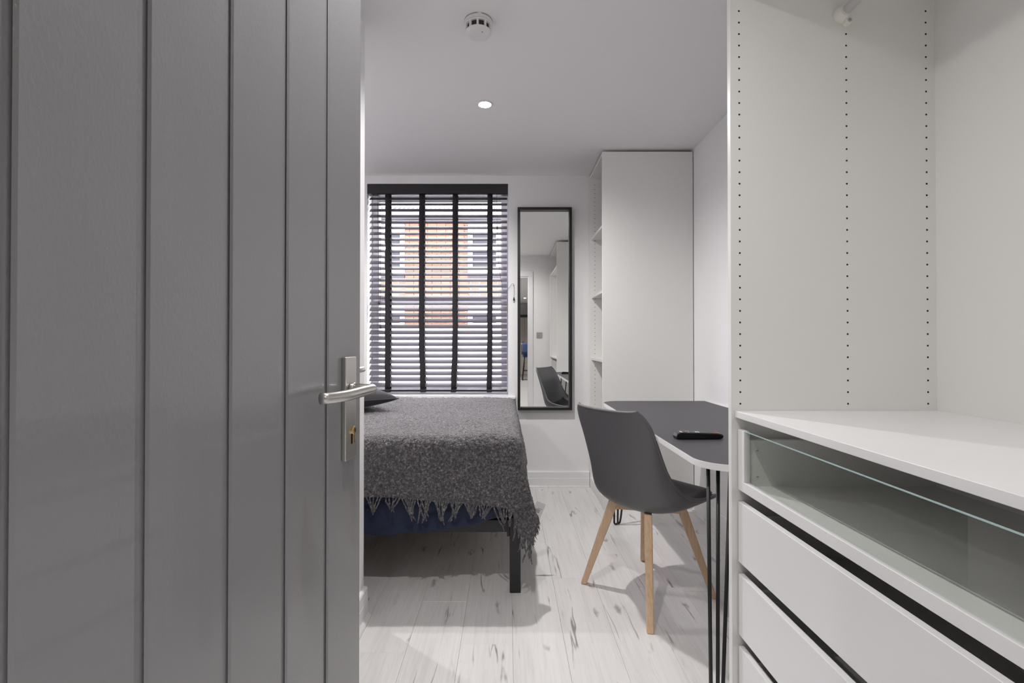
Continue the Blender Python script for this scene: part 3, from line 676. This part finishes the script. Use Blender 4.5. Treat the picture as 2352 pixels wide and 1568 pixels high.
for i in range(17):
    x = -0.066+i*0.0083; zt = 0.0255-0.0045*(x+0.072)/0.142
    for j, y in enumerate((-0.0125, -0.0042, 0.0042, 0.0125)):
        if i in (7, 8) and j in (1, 2): kx = 'white'
        elif i == 0 and j != 3: kx = 'white'
        elif i in (3, 4) and j == 0: kx = 'blue' if i == 4 else 'yellow'
        elif i in (3, 4) and j == 3: kx = 'yellow'
        elif i >= 15 and j in (0, 1): kx = 'red'
        else: kx = 'grey'
        box(gb[kx], x-0.0026, x+0.0026, y-0.0029, y+0.0029, zt-0.002, zt+0.0010)
for kx, b in gb.items():
    o = obj(kx+'_buttons', b, M['button_'+kx], rm, local=True, bevel=0.0005); o['kind'] = 'stuff'

# ------------------------------------------------------------------ chair
CC = Vector((0.616, 2.153, 0)); fwd = Vector((0.82, 0.573, 0)).normalized(); crot = math.atan2(fwd.y, fwd.x)-PI/2   # local +y is forwards
ch = thing('desk_chair', 'dark grey shell chair on beech legs pulled up to the desk', 'chair', (CC.x, CC.y, 0), crot)
prof = np.array([   # centre line y, z then rim y, z and half width, from the seat lip to the top of the back
    (0.245, 0.405, 0.245, 0.413, 0.150), (0.235, 0.420, 0.232, 0.428, 0.185), (0.185, 0.424, 0.178, 0.438, 0.213), (0.10, 0.408, 0.095, 0.447, 0.230), (0.0, 0.392, 0.015, 0.460, 0.237), (-0.085, 0.388, -0.035, 0.476, 0.237), (-0.145, 0.405, -0.072, 0.500, 0.229),
    (-0.172, 0.450, -0.100, 0.535, 0.213), (-0.188, 0.515, -0.125, 0.580, 0.202), (-0.205, 0.595, -0.152, 0.635, 0.199), (-0.226, 0.680, -0.182, 0.700, 0.197), (-0.249, 0.755, -0.212, 0.762, 0.194), (-0.264, 0.800, -0.236, 0.803, 0.181), (-0.272, 0.819, -0.252, 0.828, 0.160)])
def shell_grid(t0, t1, smax, nt_, ns_, off):
    n = len(prof); T = np.linspace(t0, t1, nt_)*(n-1); P = np.zeros((nt_, ns_, 3))
    pad = np.vstack([2*prof[0]-prof[1], prof, 2*prof[-1]-prof[-2]])
    for a, t in enumerate(T):                             # Catmull-Rom along the profile
        i = min(int(t), n-2); f = t-i; p0, p1, p2, p3 = pad[i], pad[i+1], pad[i+2], pad[i+3]
        c = 0.5*((2*p1)+(-p0+p2)*f+(2*p0-5*p1+4*p2-p3)*f*f+(-p0+3*p1-3*p2+p3)*f**3)
        for b, s in enumerate(np.linspace(-smax, smax, ns_)):
            k = abs(s)**2.3
            P[a, b] = (c[4]*math.sin(s*PI/2*0.92)/math.sin(PI/2*0.92), c[0]+(c[2]-c[0])*k, c[1]+(c[3]-c[1])*k)
    return P
P = shell_grid(0, 1, 1.0, 44, 25, 0.0)
sh = obj('seat_shell', grid_mesh('seat_shell', P), M['shell'], ch, local=True, smooth=True)
so = sh.modifiers.new('solid', 'SOLIDIFY'); so.thickness = 0.011; so.offset = 0.0
s2 = sh.modifiers.new('sub', 'SUBSURF'); s2.levels = 1; s2.render_levels = 1
# the rim reads as a thick rolled edge
rim = [Vector(P[0, b]) for b in range(25)]+[Vector(P[a, -1]) for a in range(1, 44)]+[Vector(P[-1, b]) for b in range(23, -1, -1)]+[Vector(P[a, 0]) for a in range(42, 0, -1)]
rim.append(rim[0]); obj('shell_rim', tube(nb(), rim, 0.0068, 10, caps=False), M['shell'], sh, local=True, smooth=True)
Pa = shell_grid(0.07, 0.52, 0.80, 22, 17, 0.0)
U_, V_ = np.meshgrid(np.linspace(-1, 1, 22), np.linspace(-1, 1, 17), indexing='ij')
bul = 0.010+0.022*((1-U_**6)*(1-V_**6))**0.5
Pt = np.zeros_like(Pa)
for a in range(22):
    for b in range(17):
        du = Pa[min(a+1, 21), b]-Pa[max(a-1, 0), b]; dv = Pa[a, min(b+1, 16)]-Pa[a, max(b-1, 0)]; n_ = np.cross(du, dv); n_ /= np.linalg.norm(n_)
        if n_[2] < 0: n_ = -n_
        Pt[a, b] = Pa[a, b]+n_*bul[a, b]
obj('seat_pad', grid_mesh('seat_pad', Pt), M['pad'], ch, local=True, smooth=True)
feet = [(0.349, 2.222), (0.541, 1.843), (0.890, 2.096), (0.685, 2.454)]
R = Matrix.Rotation(-crot, 4, 'Z')
for fx, fy in feet:
    f = R @ (Vector((fx, fy, 0))-CC); tp = f*0.50; tp.z = 0.397
    d = (f-tp).normalized(); ax = Vector((f.x, f.y, 0)).normalized(); sd_ = Vector((-ax.y, ax.x, 0))
    bm = nb(); rr = []
    for t, wa_, wb_ in ((0, 0.021, 0.0155), (0.25, 0.0205, 0.0155), (1.0, 0.0125, 0.0135)):
        p = tp.lerp(f, t); rr.append([bm.verts.new(p+ax*sx*wa_+sd_*sy*wb_) for sx, sy in ((-1, -1), (1, -1), (1, 1), (-1, 1))])
    for a, b in zip(rr, rr[1:]):
        for i in range(4): bm.faces.new((a[i], a[(i+1) % 4], b[(i+1) % 4], b[i]))
    bm.faces.new(rr[0][::-1]); bm.faces.new(rr[-1]); obj('leg', bm, M['beech'], ch, local=True, bevel=0.005, seg=3)
for i, j in ((0, 2), (1, 3)):
    a = R @ (Vector((*feet[i], 0))-CC)*0.55; b = R @ (Vector((*feet[j], 0))-CC)*0.55
    bm = nb(); d = (b-a).normalized(); s_ = Vector((-d.y, d.x, 0))*0.011; q = []
    for p in (a, b):
        for zz in (0.352, 0.378):
            for sg in (-1, 1): q.append(bm.verts.new(Vector((p.x, p.y, zz))+s_*sg))
    for f in ((0, 1, 3, 2), (4, 6, 7, 5), (0, 4, 5, 1), (2, 3, 7, 6), (0, 2, 6, 4), (1, 5, 7, 3)): bm.faces.new([q[k] for k in f])
    obj('cross_rail', bm, M['beech'], ch, local=True, bevel=0.003)
# ------------------------------------------------------------------ bed
EX1, EY0, EY1, EX0 = 0.059, 2.133, 3.60, -1.93
bd = thing('bed', 'black metal bed frame with square legs below the grey throw', 'bed', ((EX0+EX1)/2, (EY0+EY1)/2, 0)); lw = 0.048
for x in (EX1-lw, EX0):
    for y in (EY0, EY1-lw): obj('leg', bx(x, x+lw, y, y+lw, 0, 0.330), M['bedblack'], bd, bevel=0.003)
obj('side_rail', bx(EX0+lw, EX1-lw, EY0+0.012, EY0+0.042, 0.262, 0.316), M['bedblack'], bd, bevel=0.003)
obj('side_rail', bx(EX0+lw, EX1-lw, EY1-0.042, EY1-0.012, 0.262, 0.316), M['bedblack'], bd, bevel=0.003)
obj('end_rail', bx(EX1-0.040, EX1-0.010, EY0+lw, EY1-lw, 0.262, 0.316), M['bedblack'], bd, bevel=0.003)
obj('end_rail', bx(EX0+0.010, EX0+0.040, EY0+lw, EY1-lw, 0.262, 0.316), M['bedblack'], bd, bevel=0.003)
obj('centre_beam', bx(EX0+0.04, EX1-0.04, 2.845, 2.885, 0.250, 0.300), M['bedblack'], bd, bevel=0.002)
obj('corner_bracket', bx(EX1-lw-0.012, EX1-lw, EY0+0.006, EY0+0.046, 0.245, 0.318), M['bedblack'], bd, bevel=0.002)
obj('beam_foot', bx(-0.078, -0.050, 2.20, 2.23, 0.240, 0.275), M['bedblack'], bd, bevel=0.002)
for i in range(14):
    x = EX0+0.08+i*0.135; obj('slat', bx(x, x+0.065, EY0+0.045, EY1-0.045, 0.3165, 0.3285), M['slatwood'], bd, bevel=0.002)
mt_ = obj('mattress', bx(EX0+0.02, EX1-0.012, EY0+0.014, EY1-0.01, 0.331, 0.668), M['navy'], None, bevel=0.05, seg=5, origin=(-0.93, 2.86, 0.331))
tag(mt_, 'thick mattress in navy cotton lying on the black bed frame', 'mattress')
# bedsheet overhanging the rail
xs = np.linspace(EX0+0.03, EX1-0.015, 320); us = np.linspace(0, 1, 60); P = np.zeros((320, 60, 3))
zb = 0.263+0.072*np.clip((xs+0.52)/0.50, 0, 1)**1.4+0.004*vnoise(xs*14, xs*0+3, 5)
zb = zb-0.012*np.clip((-xs-0.5)/0.4, 0, 1)
for j, u in enumerate(us):
    z = 0.655+(zb-0.655)*u
    wr = 0.016*np.abs(vnoise(xs*4.5+u*5.0, xs*1.0+u*2.2, 11))*u+0.005*vnoise(xs*13+u*9, xs*3-u*5, 12)*min(1, u*1.6)+0.003*vnoise(xs*3-u*2, u*14+xs*2, 13)
    P[:, j, 0] = xs; P[:, j, 1] = EY0-0.004-0.006*min(1, u*3)-wr*min(1.0, 0.3+u); P[:, j, 2] = z
shm = obj('bed_sheet', grid_mesh('bed_sheet', P), M['navy'], None, smooth=True, origin=(-0.93, EY0, 0.3))
so = shm.modifiers.new('solid', 'SOLIDIFY'); so.thickness = 0.002
tag(shm, 'creased navy blue bedsheet hanging below the grey throw', 'bedsheet')
# boucle throw
TR, TF, ZT, rb = EX1+0.004, EY0-0.052, 0.694, 0.055
def drape(u, v):
    """fabric coordinates (u along the bed, v across it) -> position and outward direction"""
    qb = np.maximum(0, u-(TR-rb)); qa = np.maximum(0, (TF+rb)-v); q = np.hypot(qa, qb)+1e-9
    dx, dy = qb/q, -qa/q; ang = np.minimum(q/rb, PI/2)
    out = rb*np.sin(ang); drop = rb*(1-np.cos(ang))+np.maximum(0, q-rb*PI/2)
    s2 = 2*np.abs(dx*dy)
    hang = np.maximum(0, drop-rb)
    fold = np.sin(u*17+1.0)*0.012*np.clip(-dy, 0, 1)+np.sin(v*13+0.6)*0.018*np.clip(dx, 0, 1)
    out = out+hang*(0.04+0.07*s2+0.13*np.clip(dx, 0, 1)**2*(0.6+0.5*np.sin(v*6.5+2.2)))+fold*np.clip(hang/0.15, 0, 1)
    x = np.where(qb > 0, TR-rb, u)+dx*out; y = np.where(qa > 0, TF+rb, v)+dy*out
    top = ZT+0.010*vnoise(u*3.1+5, v*3.1, 21)+0.004*vnoise(u*9, v*9, 22)
    return x, y, top-drop
nu, nv = 330, 300
u1 = TR+0.29; uu = np.linspace(-1.5, u1, nu); tv = np.linspace(0, 1, nv)
U_, T_ = np.meshgrid(uu, tv, indexing='ij')
vmin = TF-0.235-0.035*np.clip((U_+0.5)/0.55, 0, 1)-0.006*vnoise(U_*8, U_*0+1, 31)
V_ = vmin+(3.60-vmin)*T_
X, Y, Z = drape(U_, V_)
P = np.stack([X, Y, Z], -1)
du = np.gradient(P, axis=0); dv = np.gradient(P, axis=1); Nn = np.cross(du, dv); Nn /= np.linalg.norm(Nn, axis=-1, keepdims=True)+1e-9
lump = 0.0032*np.random.RandomState(3).rand(nu, nv)+0.0025*vnoise(U_*70, V_*70, 41)
P = P+Nn*lump[..., None]
th = obj('throw_blanket', grid_mesh('throw_blanket', P), M['throw'], None, smooth=True, origin=(-0.7, 2.85, 0.69))
so = th.modifiers.new('solid', 'SOLIDIFY'); so.thickness = 0.009; so.offset = -1.0
tag(th, 'dark grey fringed wool throw spread over the bed', 'blanket')
# fringe: knotted bunches of strands along the front hem
rf = random.Random(9); bm = nb(); u = -1.45
def hem(u_): 
    ua = np.array([u_]); vm = TF-0.235-0.035*np.clip((ua+0.5)/0.55, 0, 1)-0.006*vnoise(ua*8, ua*0+1, 31)
    a = drape(ua, vm+0.006); b = drape(ua, vm-0.05); a = Vector([float(t[0]) for t in a]); b = Vector([float(t[0]) for t in b]); return a, (b-a).normalized()
while u < u1-0.005:
    nst = rf.choice((5, 5, 6, 7)); w = rf.uniform(0.045, 0.072); ln = rf.uniform(0.050, 0.085); tip_u = min(u+w*rf.uniform(0.3, 0.7), u1)
    tipb, td = hem(tip_u); tip = tipb+td*ln+Vector((rf.uniform(-0.012, 0.012), -0.006, 0))
    for k in range(nst):
        uk = min(u+w*k/(nst-1), u1); a, d = hem(uk); loose = rf.random() < 0.25
        e = tip+Vector((rf.uniform(-0.004, 0.004), rf.uniform(-0.004, 0.0), rf.uniform(-0.008, 0.012)))
        if loose: e = e+Vector((rf.uniform(-0.03, 0.03), -0.002, -rf.uniform(0.0, 0.03)))
        pts = [a]
        for t in (0.2, 0.4, 0.6, 0.8): pts.append(a.lerp(e, t)+Vector((rf.uniform(-0.003, 0.003), -0.004*math.sin(t*PI)-0.002, rf.uniform(-0.002, 0.002))))
        pts.append(e); tube(bm, pts, 0.002, 5, rs=[rf.uniform(0.0026, 0.0040) for _ in range(5)]+[0.0016])
    u += w+rf.uniform(0.0, 0.014)
fr = obj('fringe', bm, M['throw'], th, smooth=True); fr['kind'] = 'stuff'
# side hem threads
bm = nb()
for i in range(150):
    v = rf.uniform(TF-0.26, TF+0.02); a = drape(np.array([u1-0.004]), np.array([v])); b = drape(np.array([u1+0.03]), np.array([v]))
    a = Vector([float(t[0]) for t in a]); b = Vector([float(t[0]) for t in b])+Vector((rf.uniform(-0.01, 0.01), rf.uniform(-0.01, 0.01), 0)); tube(bm, [a, a.lerp(b, 0.5)+Vector((rf.uniform(-0.003, 0.003), 0, 0)), b], 0.0015, 4, rs=[0.002, 0.002, 0.001])
sf = obj('side_fringe', bm, M['throw'], th, smooth=True); sf['kind'] = 'stuff'
# care tag
tm_ = Matrix.Translation((0.163, 2.335, 0.330)) @ Matrix.Rotation(math.radians(8), 4, 'Z') @ Matrix.Rotation(math.radians(24), 4, 'Y')
tg = obj('care_tag', box(nb(), -0.022, 0.026, -0.0004, 0.0004, -0.105, 0.0, tm_), M['paper'], th)
bm = nb()
for i in range(9): box(bm, -0.014+i*0.0028, -0.0126+i*0.0028, -0.0007, -0.0004, -0.052, -0.034, tm_)
box(bm, -0.004, 0.018, -0.0007, -0.0004, -0.0305, -0.0290, tm_)
box(bm, 0.012, 0.021, -0.0007, -0.0004, -0.095, -0.0925, tm_)
obj('barcode', bm, M['ink'], tg)
bm = nb()
for i in range(6): box(bm, -0.016, 0.02-0.003*(i % 3), -0.0007, -0.0004, -0.061-i*0.005, -0.0597-i*0.005, tm_)
obj('small_print', bm, M['ink_light'], tg)

# cushion
cu = thing('cushion', 'charcoal velvet cushion lying on the throw below the window', 'cushion', (-0.955, 2.86, 0.770), math.radians(43))
s = np.linspace(-1, 1, 41); A, B = np.meshgrid(s, s, indexing='ij'); h = 0.225
pin = lambda a, b: a*h*(1-0.10*(1-b*b)*(abs(a)))
zz = 0.078*np.maximum(0, (1-A**2)*(1-B**2))**0.42
top = np.stack([pin(A, B), pin(B, A), zz], -1); bot = np.stack([pin(A, B), pin(B, A), -zz*0.72], -1)
def weld(o):
    w = o.modifiers.new('weld', 'WELD'); w.merge_threshold = 0.0005
me = grid_mesh('cover', np.concatenate([top, bot[::-1]], 0)); cv = obj('cover', me, M['cushion'], cu, local=True, smooth=True)
edge = [(-1, b) for b in s]+[(a, 1) for a in s[1:]]+[(1, b) for b in s[::-1][1:]]+[(a, -1) for a in s[::-1][1:]]
obj('piping', tube(nb(), [(pin(a, b), pin(b, a), 0) for a, b in edge], 0.0028, 6, caps=False), M['cushion'], cu, local=True, smooth=True)

# ------------------------------------------------------------------ near-wall switch, hall and kitchen (seen in the mirror)
sw = thing('light_switch', 'square brushed steel light switch on the near wall', 'light switch', (0.474, YN+0.0005, 1.21))
obj('switch_plate', bx(0.431, 0.517, YN+0.0005, YN+0.006, 1.167, 1.253), M['chrome'], sw, bevel=0.0015)
obj('rocker', bx(0.466, 0.482, YN+0.006, YN+0.010, 1.195, 1.225), M['chrome'], sw, bevel=0.001)
struct('floor.001', bx(HX0, HX1, HY0, YN-0.11, -0.10, 0.0), M['hallfloor'], 'pale laminate floor of the hall and kitchen')
struct('ceiling.001', bx(HX0-0.1, HX1+0.1, HY0-0.1, YN-0.11, ZC, ZC+0.12), M['ceil'], 'white ceiling of the hall and kitchen')
struct('wall_hall_left', bx(HX0-0.1, HX0, HY0, YN-0.11, -0.1, ZC), M['wall'], 'white left wall of the hall')
struct('wall_hall_right', bx(HX1, HX1+0.1, HY0, YN-0.11, -0.1, ZC), M['wall'], 'white right wall of the hall')
struct('wall_hall_back', bx(HX0, HX1, HY0-0.1, HY0, -0.1, ZC), M['wall'], 'white end wall of the kitchen')
bm = box(nb(), HX0, XS-0.10, YN-0.11, YN-0.01, -0.1, ZC); box(bm, XR, HX1, YN-0.11, YN-0.01, -0.1, ZC); struct('wall_hall_near', bm, M['wall'], 'white hall wall beside the bedroom')
for x, y, l in ((0.05, -1.15, 'round downlight in the hall ceiling outside the doorway'), (0.5, -3.6, 'round downlight in the middle of the kitchen ceiling'), (0.5, -6.4, 'round downlight above the blue bar stool')):
    downlight(x, y, l, P_HALL*(1.1 if y > -2 else 1.0))
kc = thing('kitchen_cupboard', 'tall taupe kitchen cupboard against the end wall', 'cupboard', (0.55, HY0+0.001, 0))
obj('carcass', bx(0.0, 1.1, HY0+0.001, HY0+0.58, 0.0, 1.92), M['taupe'], kc); 
for x in (0.005, 0.553):
    d = obj('door', bx(x, x+0.542, HY0+0.581, HY0+0.60, 0.1, 1.90), M['taupe'], kc, bevel=0.002)
    obj('handle', bx(x+0.49, x+0.505, HY0+0.60, HY0+0.625, 0.95, 1.15), M['black'], d, bevel=0.002)
obj('cornice', bx(-0.01, 1.11, HY0+0.001, HY0+0.61, 1.92, 2.0), M['lead'], kc)
st = thing('bar_stool', 'royal blue velvet bar stool with black legs in the kitchen', 'stool', (0.67, -7.0, 0))
obj('seat', prism(nb(), [(0.67+0.21*math.copysign(abs(math.cos(a))**0.6, math.cos(a)), -7.0+0.2*math.copysign(abs(math.sin(a))**0.6, math.sin(a))) for a in [2*PI*i/32 for i in range(32)]], 0.68, 0.76), M['bluevelvet'], st, bevel=0.02, seg=3)
bp = [[(0.67+0.23*math.sin(t), -7.0+0.23*math.cos(t)-0.02, z) for z in (0.76, 0.85, 0.95, 1.05, 1.10)] for t in np.linspace(-1.3, 1.3, 17)]
bk = obj('backrest', grid_mesh('backrest', np.array(bp)), M['bluevelvet'], st, smooth=True); so = bk.modifiers.new('solid', 'SOLIDIFY'); so.thickness = 0.035
for sx in (-1, 1):
    for sy in (-1, 1): obj('leg', tube(nb(), [(0.67+sx*0.15, -7.0+sy*0.15, 0.69), (0.67+sx*0.22, -7.0+sy*0.22, 0.0)], 0.013, 8), M['black'], st, smooth=True)
bm = nb(); q = 0.19
tube(bm, [(0.67-q, -7-q, 0.28), (0.67+q, -7-q, 0.28), (0.67+q, -7+q, 0.28), (0.67-q, -7+q, 0.28), (0.67-q, -7-q, 0.28)], 0.009, 8); obj('foot_ring', bm, M['black'], st)
